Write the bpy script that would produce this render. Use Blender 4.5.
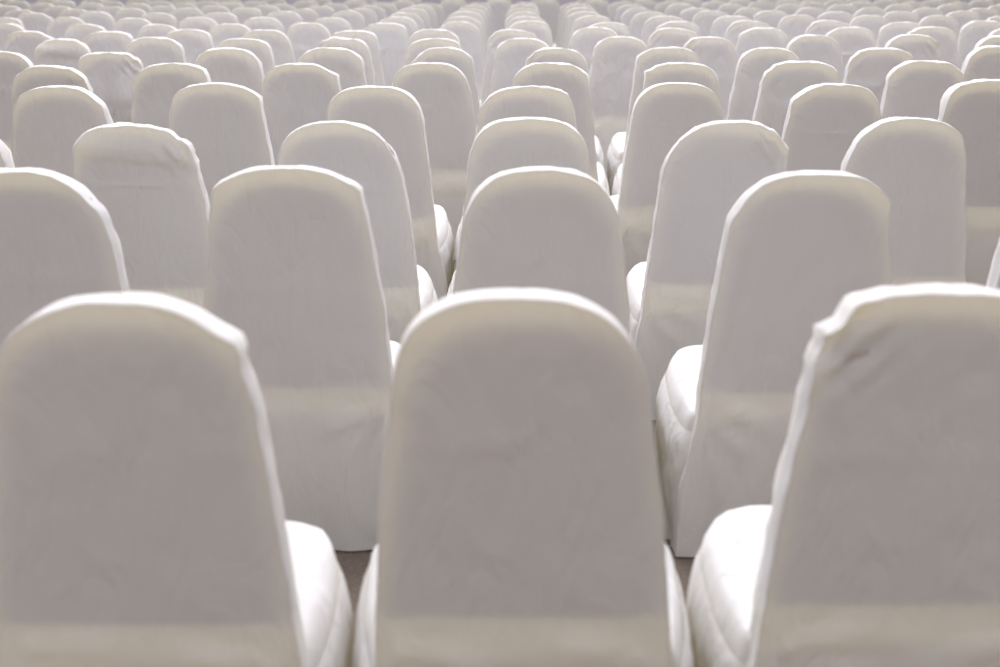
import bpy, bmesh, math, random
from mathutils import Vector, noise

for o in list(bpy.data.objects):
    bpy.data.objects.remove(o, do_unlink=True)
S = bpy.context.scene
C = S.collection

# ------------------------------------------------------------------ camera
F_PX = 1442.0                       # focal length in pixels of a 1000 px wide frame
TILT = math.atan(369.0 / F_PX)      # camera looks down over the chair backs
ROLL = math.radians(0.22)
H_CHAIR = 1.0
H_OVER = 0.4727                     # lens height above the chair tops
CAM_Z = H_CHAIR + H_OVER
cam_d = bpy.data.cameras.new('camera')
cam = bpy.data.objects.new('camera', cam_d)
C.objects.link(cam)
cam_d.sensor_width = 36.0
cam_d.lens = F_PX * 36.0 / 1000.0
cam_d.clip_end = 200
cam.location = (0, 0, CAM_Z)
cam.rotation_euler = (math.pi / 2 - TILT, 0, 0)
cam.rotation_mode = 'QUATERNION'
from mathutils import Quaternion
cam.rotation_quaternion = (Quaternion((1, 0, 0), math.pi / 2 - TILT) @ Quaternion((0, 0, 1), ROLL))
cam_d.dof.use_dof = True
cam_d.dof.focus_distance = 5.6
cam_d.dof.aperture_fstop = 3.2
S.camera = cam

# ------------------------------------------------------------------ light
world = bpy.data.worlds.new('hall_light')
S.world = world
world.use_nodes = True
bg = world.node_tree.nodes['Background']
# the hall gives more light from its ceiling and its front end than from the dim rear
wt = world.node_tree
w_tc = wt.nodes.new('ShaderNodeTexCoord')
w_dot = wt.nodes.new('ShaderNodeVectorMath'); w_dot.operation = 'DOT_PRODUCT'
w_dot.inputs[1].default_value = (0.0, 0.50, 0.86)
w_map = wt.nodes.new('ShaderNodeMapRange')
w_map.inputs[1].default_value = -0.45; w_map.inputs[2].default_value = 1.0
w_map.inputs[3].default_value = 0.12; w_map.inputs[4].default_value = 0.56
wt.links.new(w_tc.outputs['Generated'], w_dot.inputs[0])
wt.links.new(w_dot.outputs['Value'], w_map.inputs[0])
bg.inputs[0].default_value = (0.95, 0.945, 1.0, 1)
wt.links.new(w_map.outputs[0], bg.inputs[1])


def area(name, loc, target, sx, sy, power, col):
    l = bpy.data.lights.new(name, 'AREA')
    l.shape = 'RECTANGLE'
    l.size, l.size_y = sx, sy
    l.energy = power
    l.color = col
    o = bpy.data.objects.new(name, l)
    C.objects.link(o)
    o.location = loc
    o.rotation_euler = (Vector(target) - Vector(loc)).to_track_quat('-Z', 'Y').to_euler()
    return o


sun_d = bpy.data.lights.new('front_light', 'SUN')  # broad sun lamp from ahead and above the rows
sun_d.energy = 1.9
sun_d.angle = math.radians(50)
sun_d.color = (0.97, 0.95, 1.0)
sun = bpy.data.objects.new('front_light', sun_d); C.objects.link(sun)
sun.location = (0, 20, 9)
sun.rotation_euler = Vector((0.05, -0.62, -0.78)).to_track_quat('-Z', 'Y').to_euler()
area('far_rows_fill', (0, 8.0, 7.0), (0, 9.0, 0), 16, 5, 420, (0.91, 0.895, 1.0))  # added fill out of view, brightens the backs of the far rows
area('near_backs_pink_fill', (0, -3.0, 4.2), (0, 2.4, 0.7), 3, 1.5, 34, (1.0, 0.90, 0.88))  # weak pinkish fill added behind the camera to warm the nearest backs

S.view_settings.view_transform = 'Standard'
S.view_settings.look = 'None'
S.view_settings.gamma = 1.0
S.view_settings.exposure = 0.92
S.view_settings.use_curve_mapping = False


# ------------------------------------------------------------------ materials
def new_mat(name):
    m = bpy.data.materials.new(name)
    m.use_nodes = True
    nt = m.node_tree
    for n in list(nt.nodes):
        nt.nodes.remove(n)
    return m, nt


def cloth_mat(name, col, tcol, trans, bump=0.38):
    m, nt = new_mat(name)
    N, L = nt.nodes, nt.links
    out = N.new('ShaderNodeOutputMaterial')
    mix = N.new('ShaderNodeMixShader')
    dif = N.new('ShaderNodeBsdfDiffuse')
    tra = N.new('ShaderNodeBsdfTranslucent')
    tc = N.new('ShaderNodeTexCoord')
    mp = N.new('ShaderNodeMapping')
    mp.inputs['Scale'].default_value = (5, 5, 2.2)
    n1 = N.new('ShaderNodeTexNoise')
    n1.inputs['Scale'].default_value = 2.6
    n1.inputs['Detail'].default_value = 5
    n1.inputs['Distortion'].default_value = 1.2
    wv = N.new('ShaderNodeTexNoise')
    wv.inputs['Scale'].default_value = 420
    wv.inputs['Detail'].default_value = 1
    add = N.new('ShaderNodeMath'); add.operation = 'MULTIPLY_ADD'
    add.inputs[1].default_value = 0.05
    b = N.new('ShaderNodeBump')
    b.inputs['Strength'].default_value = bump
    b.inputs['Distance'].default_value = 0.03
    info = N.new('ShaderNodeObjectInfo')
    ramp = N.new('ShaderNodeMix'); ramp.data_type = 'RGBA'
    ramp.inputs[6].default_value = (*col, 1)
    ramp.inputs[7].default_value = (col[0] * 0.985, col[1] * 0.975, col[2] * 0.96, 1)
    L.new(info.outputs['Random'], ramp.inputs[0])
    L.new(ramp.outputs[2], dif.inputs[0])
    tra.inputs[0].default_value = (*tcol, 1)
    mix.inputs[0].default_value = trans
    L.new(tc.outputs['Object'], mp.inputs[0])
    L.new(mp.outputs[0], n1.inputs[0])
    L.new(tc.outputs['Object'], wv.inputs[0])
    L.new(wv.outputs[0], add.inputs[0])
    L.new(n1.outputs[0], add.inputs[2])
    L.new(add.outputs[0], b.inputs['Height'])
    L.new(b.outputs[0], dif.inputs['Normal'])
    L.new(dif.outputs[0], mix.inputs[1])
    L.new(tra.outputs[0], mix.inputs[2])
    L.new(mix.outputs[0], out.inputs[0])
    return m


COVER = cloth_mat('white_cover_cloth', (0.825, 0.825, 0.845), (0.90, 0.845, 0.60), 0.33)
PAD = cloth_mat('padded_vinyl', (0.50, 0.46, 0.45), (0, 0, 0), 0.0)

fm, nt = new_mat('beige_carpet')
N, L = nt.nodes, nt.links
out = N.new('ShaderNodeOutputMaterial')
pb = N.new('ShaderNodeBsdfPrincipled')
pb.inputs['Roughness'].default_value = 0.95
nz = N.new('ShaderNodeTexNoise'); nz.inputs['Scale'].default_value = 90; nz.inputs['Detail'].default_value = 6
cr = N.new('ShaderNodeValToRGB')
cr.color_ramp.elements[0].color = (0.16, 0.125, 0.10, 1); cr.color_ramp.elements[0].position = 0.3
cr.color_ramp.elements[1].color = (0.26, 0.21, 0.17, 1); cr.color_ramp.elements[1].position = 0.7
tcn = N.new('ShaderNodeTexCoord')
L.new(tcn.outputs['Object'], nz.inputs[0]); L.new(nz.outputs[0], cr.inputs[0])
L.new(cr.outputs[0], pb.inputs['Base Color']); L.new(pb.outputs[0], out.inputs[0])

# ------------------------------------------------------------------ setting
def slab(name, lo, hi, mat, label):
    bm = bmesh.new()
    bmesh.ops.create_cube(bm, size=1.0)
    for w in bm.verts:
        w.co = Vector([lo[i] if w.co[i] < 0 else hi[i] for i in range(3)])
    bmesh.ops.bevel(bm, geom=list(bm.edges), offset=0.01, segments=2, affect='EDGES')
    me = bpy.data.meshes.new(name); bm.to_mesh(me); bm.free()
    me.materials.append(mat)
    o = bpy.data.objects.new(name, me); C.objects.link(o)
    o['kind'] = 'structure'; o['label'] = label
    return o


WALL, wnt = new_mat('grey_lilac_wall_paint')
wo = wnt.nodes.new('ShaderNodeOutputMaterial'); wb = wnt.nodes.new('ShaderNodeBsdfPrincipled')
wn = wnt.nodes.new('ShaderNodeTexNoise'); wn.inputs['Scale'].default_value = 3
wr = wnt.nodes.new('ShaderNodeValToRGB')
wr.color_ramp.elements[0].color = (0.70, 0.67, 0.72, 1); wr.color_ramp.elements[1].color = (0.76, 0.73, 0.78, 1)
wb.inputs['Roughness'].default_value = 0.85
wnt.links.new(wn.outputs[0], wr.inputs[0]); wnt.links.new(wr.outputs[0], wb.inputs['Base Color'])
wnt.links.new(wb.outputs[0], wo.inputs[0])
slab('wall_back', (-14, 26, 0), (14, 26.2, 3.6), WALL, 'grey lilac end wall of the hall beyond the last row')

bm = bmesh.new()
v = [bm.verts.new(p) for p in ((-14, -4, 0), (14, -4, 0), (14, 26, 0), (-14, 26, 0))]
top = bm.faces.new(v)
r = bmesh.ops.extrude_face_region(bm, geom=[top])
for e in r['geom']:
    if isinstance(e, bmesh.types.BMVert):
        e.co.z -= 0.2
bmesh.ops.recalc_face_normals(bm, faces=bm.faces)
me = bpy.data.meshes.new('floor'); bm.to_mesh(me); bm.free()
fl = bpy.data.objects.new('floor', me); C.objects.link(fl)
me.materials.append(fm); fl['kind'] = 'structure'
fl['label'] = 'plain beige carpet floor under the rows of covered chairs'


# ------------------------------------------------------------------ chair meshes
def lerp(a, b, t):
    return a + (b - a) * t


SIDE = [(0.0, 0.180), (0.10, 0.185), (0.20, 0.1975), (0.34, 0.217), (0.53, 0.234), (0.63, 0.241), (0.70, 0.256), (0.80, 0.276), (1.0, 0.283)]


def side_w(d):
    for (a, wa), (b, wb) in zip(SIDE, SIDE[1:]):
        if d <= b:
            return lerp(wa, wb, (d - a) / (b - a))
    return SIDE[-1][1]


def yc(d):                                   # the back leans: its top is nearer the rear
    return 0.105 * min(d, 0.62)


def half_outline(dr, p, dmax, wscale=1.0):
    pts = []
    n = 40
    for i in range(n + 1):                   # from top centre round the shoulder
        t = math.pi / 2 * (1 - i / n)
        d = dr * (1 - math.sin(t) ** (2 / p))
        pts.append((side_w(d) * wscale * math.cos(t) ** (2 / p), d))
    m = 60
    for i in range(1, m + 1):
        d = lerp(dr, dmax, i / m)
        pts.append((side_w(d) * wscale, d))
    return pts


def resample(pts, n, bias=1.0):
    acc = [0.0]
    for a, b in zip(pts, pts[1:]):
        acc.append(acc[-1] + math.hypot(b[0] - a[0], b[1] - a[1]))
    T = acc[-1]
    res = []
    j = 0
    for i in range(n + 1):
        s = T * (i / n) ** bias
        while j < len(acc) - 2 and acc[j + 1] < s:
            j += 1
        f = (s - acc[j]) / max(1e-9, acc[j + 1] - acc[j])
        f = min(1, max(0, f))
        res.append((lerp(pts[j][0], pts[j + 1][0], f), lerp(pts[j][1], pts[j + 1][1], f)))
    return res


def u_outline(drl, pl, drr, pr, dmax, n, wscale=1.0):
    L_ = resample(half_outline(drl, pl, dmax, wscale), n, 1.25)
    R_ = resample(half_outline(drr, pr, dmax, wscale), n, 1.25)
    return [(-x, d) for x, d in reversed(L_)] + R_[1:]


def mesh_from(name, verts, faces, mat, smooth=True):
    me = bpy.data.meshes.new(name)
    me.from_pydata(verts, [], faces)
    bm = bmesh.new(); bm.from_mesh(me)
    bmesh.ops.remove_doubles(bm, verts=bm.verts, dist=1e-5)
    bmesh.ops.recalc_face_normals(bm, faces=bm.faces)
    bm.to_mesh(me); bm.free()
    me.materials.append(mat)
    for p_ in me.polygons:
        p_.use_smooth = smooth
    return me


def gauss(x, s):
    return math.exp(-(x / s) ** 2)


def make_back_cover(seed, n=34, rings=14, T=0.080, drl=None, drr=None, pl=None, pr=None,
                    ears=(), flap=None, rumple=1.0, crease=None, slump=0.0, corner=None, lean_x=0.0):
    """white sleeve over the backrest: front panel, gusset band over the top, rear panel down to the floor.
    ears: (side, distance along the shoulder, size); flap: (depth of fold, bulge); corner: (side, size) crumpled corner"""
    rnd = random.Random(seed)
    drl = drl or rnd.uniform(0.13, 0.175); drr = drr or rnd.uniform(0.13, 0.175)
    pl = pl or rnd.uniform(2.5, 3.2); pr = pr or rnd.uniform(2.5, 3.2)
    crease = crease if crease is not None else [rnd.uniform(0.17, 0.30) for _ in range(1)]
    out = u_outline(drl, pl, drr, pr, 0.992, n)
    K = len(out)
    off = Vector((rnd.uniform(-50, 50), rnd.uniform(-50, 50), rnd.uniform(-50, 50)))
    # (inset in metres at the rim, fraction toward the middle, depth -1 rear .. +1 front)
    prof = []
    for i in range(rings):
        prof.append((0.006, 1 - i / rings, 1.0))
    prof += [(0.006, 0.0, 1.0), (0.0, 0.0, 0.82), (-0.0015, 0.0, 0.4), (-0.002, 0.0, 0.0),
             (-0.001, 0.0, -0.45), (0.0, 0.0, -0.80), (-0.0012, 0.0, -0.93), (0.0005, 0.0, -1.03), (0.0055, 0.0, -1.0)]
    for i in range(1, rings + 1):
        prof.append((0.0055, (i / rings) ** 1.15, -1.0))
    verts, faces = [], []
    for (ins, fr, dep) in prof:
        for k, (x, d) in enumerate(out):
            # outward direction on the outline
            a = out[max(0, k - 1)]; b = out[min(K - 1, k + 1)]
            tx, td = b[0] - a[0], b[1] - a[1]
            ln = math.hypot(tx, td) or 1
            nx, nd = td / ln, -tx / ln
            zc = 0.20
            mx, md = 0.0, max(d, zc) if d > zc else zc + 0.0
            # top of the medial line: spread a little so the fan is not a point
            if d < zc:
                md = zc
            px, pd = x - nx * ins, d - nd * ins
            # rim irregularities: seam pucker
            q = Vector((x * 9, d * 9, dep * 2)) + off
            puck = noise.noise(q * 1.7) * 0.0045 * rumple + noise.noise(q * 5.0) * 0.0024 * rumple
            # sagging broad distortions of the outline
            broad = noise.noise(Vector((x * 3, d * 3, 7)) + off) * 0.007 * rumple
            e_amt = 0.0
            for (sd, dd, amp) in ears:
                if (x > 0) == (sd > 0):
                    e_amt += amp * gauss(d - dd, 0.02)
            w = max(0, 1 - fr * 2.2)
            px += nx * (puck + broad + e_amt) * w
            pd += nd * (puck + broad + e_amt) * w
            if slump:
                pd += slump * gauss(x - 0.05 * (1 if seed % 2 else -1), 0.07) * w * gauss(d, 0.05)
            px += lean_x * max(0.0, 1 - d / 0.6)
            X = lerp(px, mx, fr); D = lerp(pd, md, fr)
            Y = yc(D) + dep * T / 2
            if abs(dep) == 1.0:
                cl = noise.noise(Vector((X * 4, D * 2.6, dep * 3)) + off) * 0.006
                cl += noise.noise(Vector((X * 13 + D * 8, D * 9, dep * 3)) + off) * 0.0022
                edge = min(1, fr * 5)
                Y += dep * (cl * rumple * edge)
                if dep < 0:
                    Y = min(Y, yc(D) - T / 2 + 0.0025)
                    # cloth stretched over the pad: slightly hollow, slack low down
                    pass
                    for cz in crease:
                        zz = D - cz - 0.012 * noise.noise(Vector((X * 3, cz * 9, 1)) + off)
                        Y -= 0.0035 * gauss(zz, 0.006) * edge * rumple
                    # pulls running in from the shoulders
                    for sg in (-1, 1):
                        u = (X * sg - 0.13) * 0.8 + (D - 0.10) * 0.6
                        vv = (X * sg - 0.13) * -0.6 + (D - 0.10) * 0.8
                        Y -= 0.004 * rumple * gauss(vv, 0.012) * gauss(u, 0.06) * edge * (0.3 + noise.noise(off + Vector((sg, 0, 0))))
                    for sg in (-1, 1):                 # gathers below the seat corners
                        gx, gd = X * sg - 0.245, D - 0.585
                        rr = math.hypot(gx, gd)
                        an = math.atan2(gd, -gx)
                        rid = 1 - abs(math.sin(an * 5.5 + seed * 1.3 + sg + 1.5 * noise.noise(off + Vector((an, rr * 6, sg)))))
                        Y -= 0.018 * rid * gauss(rr - 0.10, 0.10) * (1 if gd > 0 else gauss(gd, 0.03)) * min(1, fr * 12)
                    if D > 0.55:
                        Y -= 0.008 * math.sin(X * 38 + seed) * (D - 0.55) / 0.45 * edge
                    if flap:
                        fd, fb = flap
                        tilt = fd + 0.10 * X * (1 if seed % 2 else -1)
                        if D < tilt:
                            Y -= fb * math.sin(math.pi * min(1, max(0, D / tilt)) ** 2.0) * (0.7 + 0.5 * noise.noise(Vector((X * 8, 1, 1)) + off))
                        Y -= fb * 0.5 * gauss(D - tilt, 0.008)
            if corner:
                sd, amp = corner
                cx, cd = sd * 0.15, 0.07
                rr = math.hypot(X - cx, D - cd)
                g = gauss(rr, 0.065)
                if g > 0.01:
                    Y += amp * g * (math.sin((X * sd - D) * 95) * 0.45 - 0.25 * dep)
                    X += sd * amp * 0.25 * g * math.sin(D * 120)
                    D += amp * 0.35 * g * math.sin(X * 110)
            verts.append((X, Y, H_CHAIR - D))
    R_ = len(prof)
    for i in range(R_ - 1):
        for k in range(K - 1):
            a = i * K + k
            faces.append((a, a + 1, a + K + 1, a + K))
    return mesh_from('back_cover', verts, faces, COVER)


def make_backrest(low=0.530):
    out = u_outline(0.15, 2.75, 0.15, 2.75, low, 16, 0.968)
    K = len(out)
    prof = [(1 - i / 5, 0.85 + 0.15 * (1 - i / 5)) for i in range(5)] + [(0.06, 0.86), (0.0, 0.45), (0.0, -0.45), (0.06, -0.86)] + \
           [((i + 1) / 5, -0.85 - 0.15 * (i + 1) / 5) for i in range(5)]
    verts, faces = [], []
    TOP = 0.024
    for fr, dep in prof:
        for x, d in out:
            d2 = TOP + d * (low - TOP) / low
            m = max(d2, 0.20)
            X = lerp(x, 0, fr); D = lerp(d2, m, fr)
            verts.append((X, yc(D) - 0.003 + dep * 0.031, H_CHAIR - D))
    for i in range(len(prof) - 1):
        for k in range(K - 1):
            a = i * K + k
            faces.append((a, a + 1, a + K + 1, a + K))
    faces.append([i * K for i in range(len(prof))] + [i * K + K - 1 for i in reversed(range(len(prof)))][1:])
    return mesh_from('backrest', verts, faces, PAD)


SEAT_Y0, SEAT_Y1, SEAT_W = 0.112, 0.462, 0.268


def seat_path(inset, n=12, hw=SEAT_W, y0=SEAT_Y0, y1=SEAT_Y1, rc=0.13, wrap=False):
    """open path rear-right -> front -> rear-left of the seat plan"""
    pts = []
    w = hw - inset
    if wrap:
        for i in range(5):
            a = math.pi / 2 * i / 5
            pts.append((0.215 + (w - 0.215) * math.sin(a), y0 - 0.035 + 0.035 * (1 - math.cos(a))))
    f = y1 - inset
    rc = max(0.012, rc - inset * 0.6)
    for i in range(n):
        pts.append((w, lerp(y0, f - rc, i / n)))
    for i in range(9):
        a = math.pi / 2 * i / 8
        pts.append((w - rc + rc * math.cos(a), f - rc + rc * math.sin(a)))
    for i in range(1, n):
        pts.append((lerp(w - rc, -w + rc, i / n), f))
    for i in range(9):
        a = math.pi / 2 * (1 + i / 8)
        pts.append((-w + rc + rc * math.cos(a), f - rc + rc * math.sin(a)))
    for i in range(1, n + 1):
        pts.append((-w, lerp(f - rc, y0, i / n)))
    if wrap:
        pts += [(-x, y) for x, y in reversed(pts[:5])]
        # the rear tucks in beside the back sleeve
        pts = [(x * (1 - 0.085 * max(0.0, min(1.0, 1 - (y - y0) / 0.15)) ** 1.5), y) for x, y in pts]
    return pts


def seat_z(y):
    y = max(y, SEAT_Y0)
    t = (y - SEAT_Y0) / (SEAT_Y1 - SEAT_Y0)
    return lerp(0.400, 0.482, min(1, t * 1.25))


def make_seat_cover(seed):
    rnd = random.Random(seed)
    off = Vector((rnd.uniform(-50, 50), rnd.uniform(-50, 50), 3))
    base = seat_path(0.03, y0=0.085, wrap=True)
    K = len(base)
    verts, faces = [], []
    cx, cy = 0.0, 0.24
    fr = [1.0, 0.8, 0.6, 0.4, 0.25, 0.12, 0.0]
    for f in fr:
        for (x, y) in base:
            X, Y = lerp(x, cx, f), lerp(y, cy if y > cy else y, f)
            w = noise.noise(Vector((X * 7, Y * 7, 0)) + off) * 0.008 + noise.noise(Vector((X * 20, Y * 20, 0)) + off) * 0.004
            verts.append((X, Y, seat_z(Y) + 0.012 * (f ** 0.5) + w))
    for j in range(1, 7):
        a = math.pi / 2 * j / 6
        p = seat_path(0.03 * (1 - math.sin(a)), y0=0.085, wrap=True)
        for (x, y) in p:
            q = Vector((x * 14, y * 14, a)) + off
            wob = noise.noise(q) * 0.006
            verts.append((x * (1 + wob), y + wob, seat_z(y) - 0.07 * (1 - math.cos(a)) + wob))
    for i in range(len(fr) + 6 - 1):
        for k in range(K - 1):
            a = i * K + k
            faces.append((a, a + 1, a + K + 1, a + K))
    return mesh_from('seat_cover', verts, faces, COVER)


def make_skirt(seed):
    rnd = random.Random(seed * 7 + 1)
    off = Vector((rnd.uniform(-50, 50), rnd.uniform(-50, 50), 9))
    base = seat_path(0.0, n=26, y0=0.085, wrap=True)
    dense = resample(base, 170)
    K = len(dense)
    ph = [rnd.uniform(0, 6.28) for _ in range(4)]
    verts, faces = [], []
    NR = 16
    for j in range(NR + 1):
        t = j / NR
        for k, (x, y) in enumerate(dense):
            a = dense[max(0, k - 1)]; b = dense[min(K - 1, k + 1)]
            tx, ty = b[0] - a[0], b[1] - a[1]
            ln = math.hypot(tx, ty) or 1
            nx, ny = ty / ln, -tx / ln
            s = k / (K - 1)
            rear = gauss(min(s, 1 - s), 0.10)
            cornr = gauss(abs(s - 0.31), 0.05) + gauss(abs(s - 0.69), 0.05)
            amp = (0.002 + 0.011 * t) * (1 + 0.6 * rear + 0.8 * cornr)
            fold = amp * (0.6 * math.sin(s * 95 + ph[0] + 1.2 * math.sin(s * 23 + ph[1])) + 0.5 * math.sin(s * 190 + ph[2] + t * 1.5))
            fold += 0.010 * noise.noise(Vector((x * 12, y * 12, t * 3)) + off) * min(1, t * 4)
            sd = min(s, 1 - s) * 1.45                       # way round from the rear tie
            ang = math.atan2(t * 0.42 - 0.06, sd + 0.03)
            pull = abs(math.sin(ang * 9 + ph[3] + 2.0 * noise.noise(Vector((ang * 2, sd * 3, 0)) + off))) ** 0.6
            fold = abs(fold) + 0.012 * (1 - pull) * gauss(sd, 0.35)
            o_ = 0.001 + 0.022 * min(1, t * 5) ** 0.6 - 1.1 * abs(fold) * min(1, 0.05 + t * 4)
            zt = seat_z(y) - 0.055
            X, Y = x + nx * o_, y + ny * o_
            X = max(-0.290, min(0.290, X))
            verts.append((X, Y, lerp(zt, 0.004, t)))
    for i in range(NR):
        for k in range(K - 1):
            a = i * K + k
            faces.append((a, a + 1, a + K + 1, a + K))
    return mesh_from('skirt', verts, faces, COVER)


def make_cushion():
    verts, faces = [], []
    p = seat_path(0.022, n=6)
    K = len(p)
    for z0, ins in ((-0.016, 0.03), (-0.03, 0.006), (-0.08, 0.0), (-0.105, 0.006), (-0.11, 0.03)):
        for (x, y) in p:
            X = x * (1 - ins / 0.22); Y = 0.28 + (y - 0.28) * (1 - ins / 0.2)
            verts.append((X, Y, seat_z(Y) + z0))
    for i in range(4):
        for k in range(K):
            a = i * K + k; b = i * K + (k + 1) % K
            faces.append((a, b, b + K, a + K))
    faces.append(list(range(K)))
    faces.append([4 * K + k for k in reversed(range(K))])
    return mesh_from('seat_cushion', verts, faces, PAD, smooth=False)


# ------------------------------------------------------------------ where every chair stands
# per row: picture (x, y) of the middle of each chair's top edge, left to right
ROWS = [
    [(125, 293), (527, 290), (932, 284)],
    [(30, 169), (290, 166), (541, 166), (808, 170), (1089, 173)],
    [(-52, 126), (137, 125), (343, 121), (527, 118), (725, 120), (905, 117)],
    [(62, 86), (217, 83), (375, 86), (527, 87), (678, 82), (833, 84), (987, 81)],
    [(52, 66), (173, 64), (302, 63), (432, 63), (551, 63), (683, 63), (798, 61), (925, 61), (1046, 61)],
    [(3, 52), (112, 52), (230, 49), (330, 48), (443, 48), (556, 48), (670, 47), (767, 48), (880, 48), (997, 46)],
    [(-33, 41), (64, 40), (156, 37.5), (244, 38.5), (342, 38), (438, 39), (520, 38.5), (621, 37), (710, 36.5), (814, 35), (912, 34.5), (1002, 36)],
    [(-48, 33), (32, 31), (107, 33), (188, 30), (266, 30), (353, 30.5), (435, 29.5), (512, 29.5), (595, 27.5), (673, 28), (762, 27), (850, 27), (932, 27), (1012, 28)],
    [(6, 26), (88, 24.5), (160, 24.5), (232, 24), (309, 22.8), (385, 23), (458, 22), (529, 21.5), (607, 23), (677, 20.8), (748, 20.6), (828, 20), (902, 22), (983, 19.5)],
    [(4, 18.2), (67, 17.5), (136, 18), (199, 18), (262, 18), (332, 18), (399, 17), (461, 16.5), (527, 16.5), (592, 16.2), (664, 16), (732, 16), (799, 14.8), (870, 15), (938, 15), (1003, 12)],
    [(-30, 13), (35, 12.7), (96, 11.7), (158, 13), (220, 12.5), (284, 11.6), (347, 11.2), (406, 12.7), (466, 12.2), (523, 12.2), (586, 12), (649, 12.6), (711, 10.7), (772, 11), (835, 10), (900, 10), (961, 9.2), (1020, 9)],
    [(-32, 10), (20, 9.8), (76, 9), (132, 8.7), (187, 8), (245, 8.2), (302, 8.8), (360, 8), (412, 9), (470, 8.9), (523, 8.5), (582, 8.2), (638, 8.1), (696, 7.6), (750, 8), (811, 7.5), (870, 6.3), (927, 6.9), (982, 6.2), (1035, 6)],
    [(8, 7), (59, 6.5), (111, 7.5), (165, 6), (215, 6), (266, 5.6), (320, 6), (369, 5.5), (420, 5.8), (474, 5.5), (523, 5), (579, 5), (632, 4.5), (680, 4), (732, 3.7), (789, 3.2), (842, 3.1), (899, 3.6), (948, 3.1), (1001, 3)],
    [(-8, 4.4), (42, 4), (93, 4), (140, 3.5), (181, 3.2), (230, 3), (281, 3.6), (335, 3.6), (383, 3.2), (428, 3.4), (477, 3.2), (524, 2.6), (575, 2.8), (626, 2.2), (668, 1.8), (715, 1.5), (762, 1.2), (813, 1), (862, 0.8), (912, 0.8), (958, 0.6), (1008, 0.5)],
    [(18, 1.8), (62, 2), (112, 1.6), (160, 1.4), (207, 1.2), (255, 1.0), (305, 0.9), (355, 0.8), (403, 0.8), (452, 0.6), (499, 0.4), (547, 0.3), (597, 0.2), (646, 0), (694, -0.2), (741, -0.4), (789, -0.6), (837, -0.8), (885, -1), (933, -1.2), (981, -1.4)],
    [(x_, -1.6 - 0.003 * x_) for x_ in range(4, 1000, 45)],
]

ct, st = math.cos(TILT), math.sin(TILT)
cr_, sr_ = math.cos(ROLL), math.sin(ROLL)


def place(px, py, row):
    """picture point of a chair's top -> x, distance and height of that chair"""
    u, v_ = px - 500.0, 333.5 - py
    u, v_ = u * cr_ - v_ * sr_, u * sr_ + v_ * cr_
    Zn = (row + 0.70) * 1.25
    Dn = (Zn - H_OVER * st) / ct
    # ray: forward*F + right*u + up*v
    dy = ct * F_PX + st * v_
    dz = -st * F_PX + ct * v_
    t = -H_OVER / dz if dz < -1 else 1e9
    Dm = dy * t - 0.03
    lim = 0.16 if row < 5 else 0.07
    D = Dn + max(-lim, min(lim, Dm - Dn))
    tt = (D + 0.03) / dy
    z = CAM_Z + dz * tt
    s = max(0.975, min(1.025, z / H_CHAIR))
    return u * tt, D, s


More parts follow.
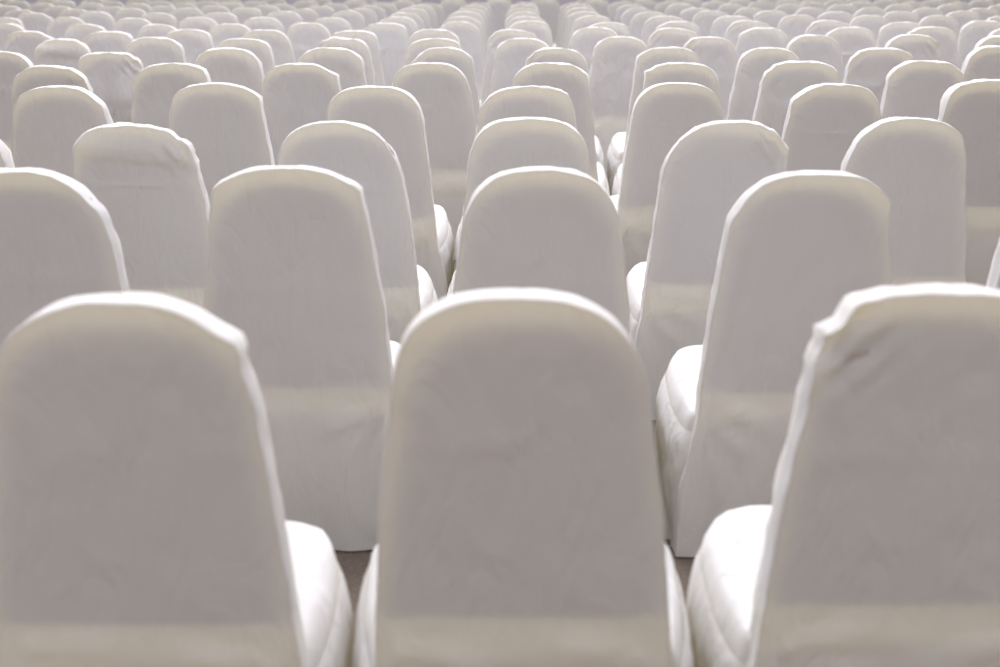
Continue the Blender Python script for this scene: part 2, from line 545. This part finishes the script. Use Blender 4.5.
# covers worth telling apart: (row, place from left) -> shape of the cover, look
LOOK = {
    (1, 1): (dict(seed=11, ears=[(1, 0.075, 0.017)], pr=2.5, drr=0.20, pl=2.6, n=60, rings=22, rumple=0.7), 'with a pointed right shoulder'),
    (1, 2): (dict(seed=12, drl=0.15, drr=0.172, pl=2.8, pr=2.6, lean_x=-0.012, n=60, rings=22, rumple=0.55), 'with a smooth evenly rounded back'),
    (1, 3): (dict(seed=13, corner=(-1, 0.026), drl=0.15, pl=3.0, n=60, rings=22, rumple=0.8), 'with a crumpled left top corner'),
    (2, 1): (dict(seed=21, drr=0.19, pr=2.1, ears=[(1, 0.10, 0.006)], n=56, rings=20), 'with a sloping right shoulder'),
    (2, 2): (dict(seed=22, ears=[(1, 0.055, 0.014), (-1, 0.05, 0.008)], pr=2.8, pl=2.9, drl=0.13, drr=0.16, n=56, rings=20), 'with squared creased shoulders'),
    (2, 3): (dict(seed=23, drl=0.17, drr=0.165, pl=2.5, pr=2.6, n=56, rings=20, rumple=0.8), 'with a smooth arched top'),
    (2, 4): (dict(seed=24, ears=[(1, 0.07, 0.012), (-1, 0.12, 0.005)], drr=0.13, drl=0.18, pl=2.5, pr=3.0, n=56, rings=20, rumple=0.8), 'with a nicked right shoulder'),
    (3, 2): (dict(seed=31, flap=(0.10, 0.022), drl=0.10, pl=2.9, drr=0.14, corner=(1, 0.022), n=56, rings=20, rumple=1.4), 'with slack cloth'),
    (3, 3): (dict(seed=32, pl=2.6, drr=0.19, pr=2.2, n=50, rings=18), 'with a rounded right shoulder'),
    (3, 4): (dict(seed=33, n=50, rings=18, drl=0.15, drr=0.15), 'with only its arched top showing'),
    (3, 5): (dict(seed=35, corner=(1, 0.024), ears=[(1, 0.09, 0.016)], drl=0.18, pl=2.1, n=56, rings=20, rumple=1.2), 'with a crumpled right corner'),
    (3, 6): (dict(seed=36, n=50, rings=18, drl=0.18, drr=0.13, pl=2.3), 'with a neat broad back'),
    (4, 1): (dict(seed=41, n=46, rings=18, ears=[(1, 0.08, 0.008)], drr=0.19), 'with a rounded top and puckered seam'),
    (4, 2): (dict(seed=42, n=46, rings=18, ears=[(1, 0.06, 0.012), (-1, 0.05, 0.008)]), 'with two squared shoulders'),
    (4, 3): (dict(seed=43, n=46, rings=18), None),
    (4, 5): (dict(seed=45, n=46, rings=18, rumple=0.7), None),
    (4, 6): (dict(seed=46, n=46, rings=18, ears=[(-1, 0.07, 0.010)], rumple=1.3), 'with a nicked left shoulder'),
    (5, 1): (dict(seed=51, corner=(1, 0.022), rumple=1.3), 'with a folded right corner'),
    (6, 2): (dict(seed=53, flap=(0.36, 0.032), drl=0.07, pl=2.9, drr=0.17, corner=(1, 0.028), rumple=1.8, n=44, rings=18), 'with a slack sagging crumpled cover'),
    (6, 6): (dict(seed=56, corner=(-1, 0.026), rumple=1.3), 'with a crumpled left corner'),
    (7, 2): (dict(seed=57, flap=(0.1, 0.012), rumple=1.8), 'with a rumpled cover'),
    (7, 5): (dict(seed=58, corner=(-1, 0.03), slump=-0.012, rumple=2.2), 'with a badly crumpled top'),
    (7, 9): (dict(seed=59, corner=(-1, 0.02), rumple=1.2), 'with a creased left corner'),
    (7, 11): (dict(seed=60, corner=(1, 0.022), rumple=1.2), 'with a creased right edge'),
    (9, 2): (dict(seed=61, rumple=1.8), 'with a wrinkled back'),
}
GENERIC = [make_back_cover(100 + i, n=34, rings=12,
                           ears=[(random.Random(i).choice((-1, 1)), random.Random(i + 50).uniform(0.04, 0.1), 0.012), (random.Random(i + 3).choice((-1, 1)), random.Random(i + 70).uniform(0.03, 0.12), 0.009)] if i % 4 else (),
                           rumple=random.Random(i).uniform(1.0, 1.8),
                           corner=(random.Random(i + 9).choice((-1, 1)), 0.016) if i % 4 == 1 else None)
           for i in range(14)]
SEATS = [make_seat_cover(i) for i in range(4)]
SKIRTS = [make_skirt(i) for i in range(4)]
BACKREST = make_backrest()
BACKREST_LONG = make_backrest(0.555)
CUSHION = make_cushion()

ORD = ['', 'first', 'second', 'third', 'fourth', 'fifth', 'sixth', 'seventh', 'eighth', 'ninth', 'tenth', 'eleventh',
       'twelfth', 'thirteenth', 'fourteenth', 'fifteenth', 'sixteenth', 'seventeenth', 'eighteenth', 'nineteenth',
       'twentieth', 'twenty-first', 'twenty-second']


def build_chair():
    root = bpy.data.objects.new('covered_chair', None)
    C.objects.link(root)
    root.empty_display_size = 0.2
    root['category'] = 'chair'
    for nm, me in (('back_cover', GENERIC[0]), ('backrest', BACKREST), ('seat_cover', SEATS[0]),
                   ('skirt', SKIRTS[0]), ('seat_cushion', CUSHION)):
        o = bpy.data.objects.new(nm, me)
        C.objects.link(o)
        o.parent = root
    return root


def copy_chair(src):
    root_ = src.copy(); C.objects.link(root_)
    for ch in src.children:
        c = ch.copy(); C.objects.link(c); c.parent = root_
    return root_


# neighbours in a row keep clear of each other
SPOTS = []
for ri, row in enumerate(ROWS):
    sp = [list(place(px, py, ri + 1)) for px, py in row]
    for _ in range(30):
        for a, b in zip(sp, sp[1:]):
            gap = 0.592 - (b[0] - a[0])
            if gap > 0:
                a[0] -= gap / 2; b[0] += gap / 2
    SPOTS.append(sp)

proto = None
rg = random.Random(5)
for ri, row in enumerate(ROWS):
    rn = ri + 1
    # count only the chairs the picture shows when naming their places
    half = 0.225 / ((rn + 0.7) * 1.25) * F_PX
    shown = [i for i, (x, y) in enumerate(row) if x + half > 2 and x - half < 998]
    yaw = 0.0
    swing = 1.3 if rn < 8 else 0.9
    for ci, (px, py) in enumerate(row):
        if ci not in shown:
            continue
        if proto is None:
            proto = build_chair(); ch = proto
        else:
            ch = copy_chair(proto)
        X, Y, sc = SPOTS[ri][ci]
        yaw = 0.55 * yaw + math.radians(rg.uniform(-swing, swing))
        ch.location = (X, Y, 0)
        ch.rotation_euler = (0, 0, yaw)
        ch.scale = (1, 1, sc)
        gl = X - SPOTS[ri][ci - 1][0] if ci else 0.60
        gr = SPOTS[ri][ci + 1][0] - X if ci + 1 < len(row) else 0.60
        gl, gr = min(gl, 0.66), min(gr, 0.66)
        full = max(1.0, min(1.11, (gl + gr) / 2 / 0.588))     # seat covers spread to fill the row
        shift = max(-0.022, min(0.022, (gr - gl) / 4))
        spec = LOOK.get((rn, ci + 1))
        look = None
        if spec:
            args, look = spec
            bc = make_back_cover(**args)
        else:
            bc = GENERIC[rg.randrange(len(GENERIC))]
        for c in ch.children:
            b = c.name.split('.')[0]
            if b == 'seat_cushion' and rn > 1: c.scale = (1, 1, 0.96)
            if b == 'backrest' and rn == 2: c.data = BACKREST_LONG
            if b == 'back_cover': c.data = bc
            if b in ('seat_cover', 'skirt'): 
                c.scale = (full, 1, 1.0 if rn == 1 else 0.96)
                c.location.x = shift
            if b == 'seat_cover': c.data = SEATS[rg.randrange(4)]
            elif b == 'skirt': c.data = SKIRTS[rg.randrange(4)]
        n_ = len(shown); k = shown.index(ci) + 1
        if k == 1: pos = 'leftmost'
        elif k == n_: pos = 'rightmost'
        elif k <= (n_ + 1) // 2: pos = ORD[k] + ' from left'
        else: pos = ORD[n_ - k + 1] + ' from right'
        rowname = 'front row' if rn == 1 else '%s row' % ORD[rn]
        look = look or 'in plain white cover'
        if look.startswith('with'):
            ch['label'] = 'white covered chair %s, %s in the %s' % (look, pos, rowname)
        else:
            ch['label'] = 'white cloth covered chair, %s in the %s' % (pos, rowname)
        ch['group'] = 'white covered chairs in rows'
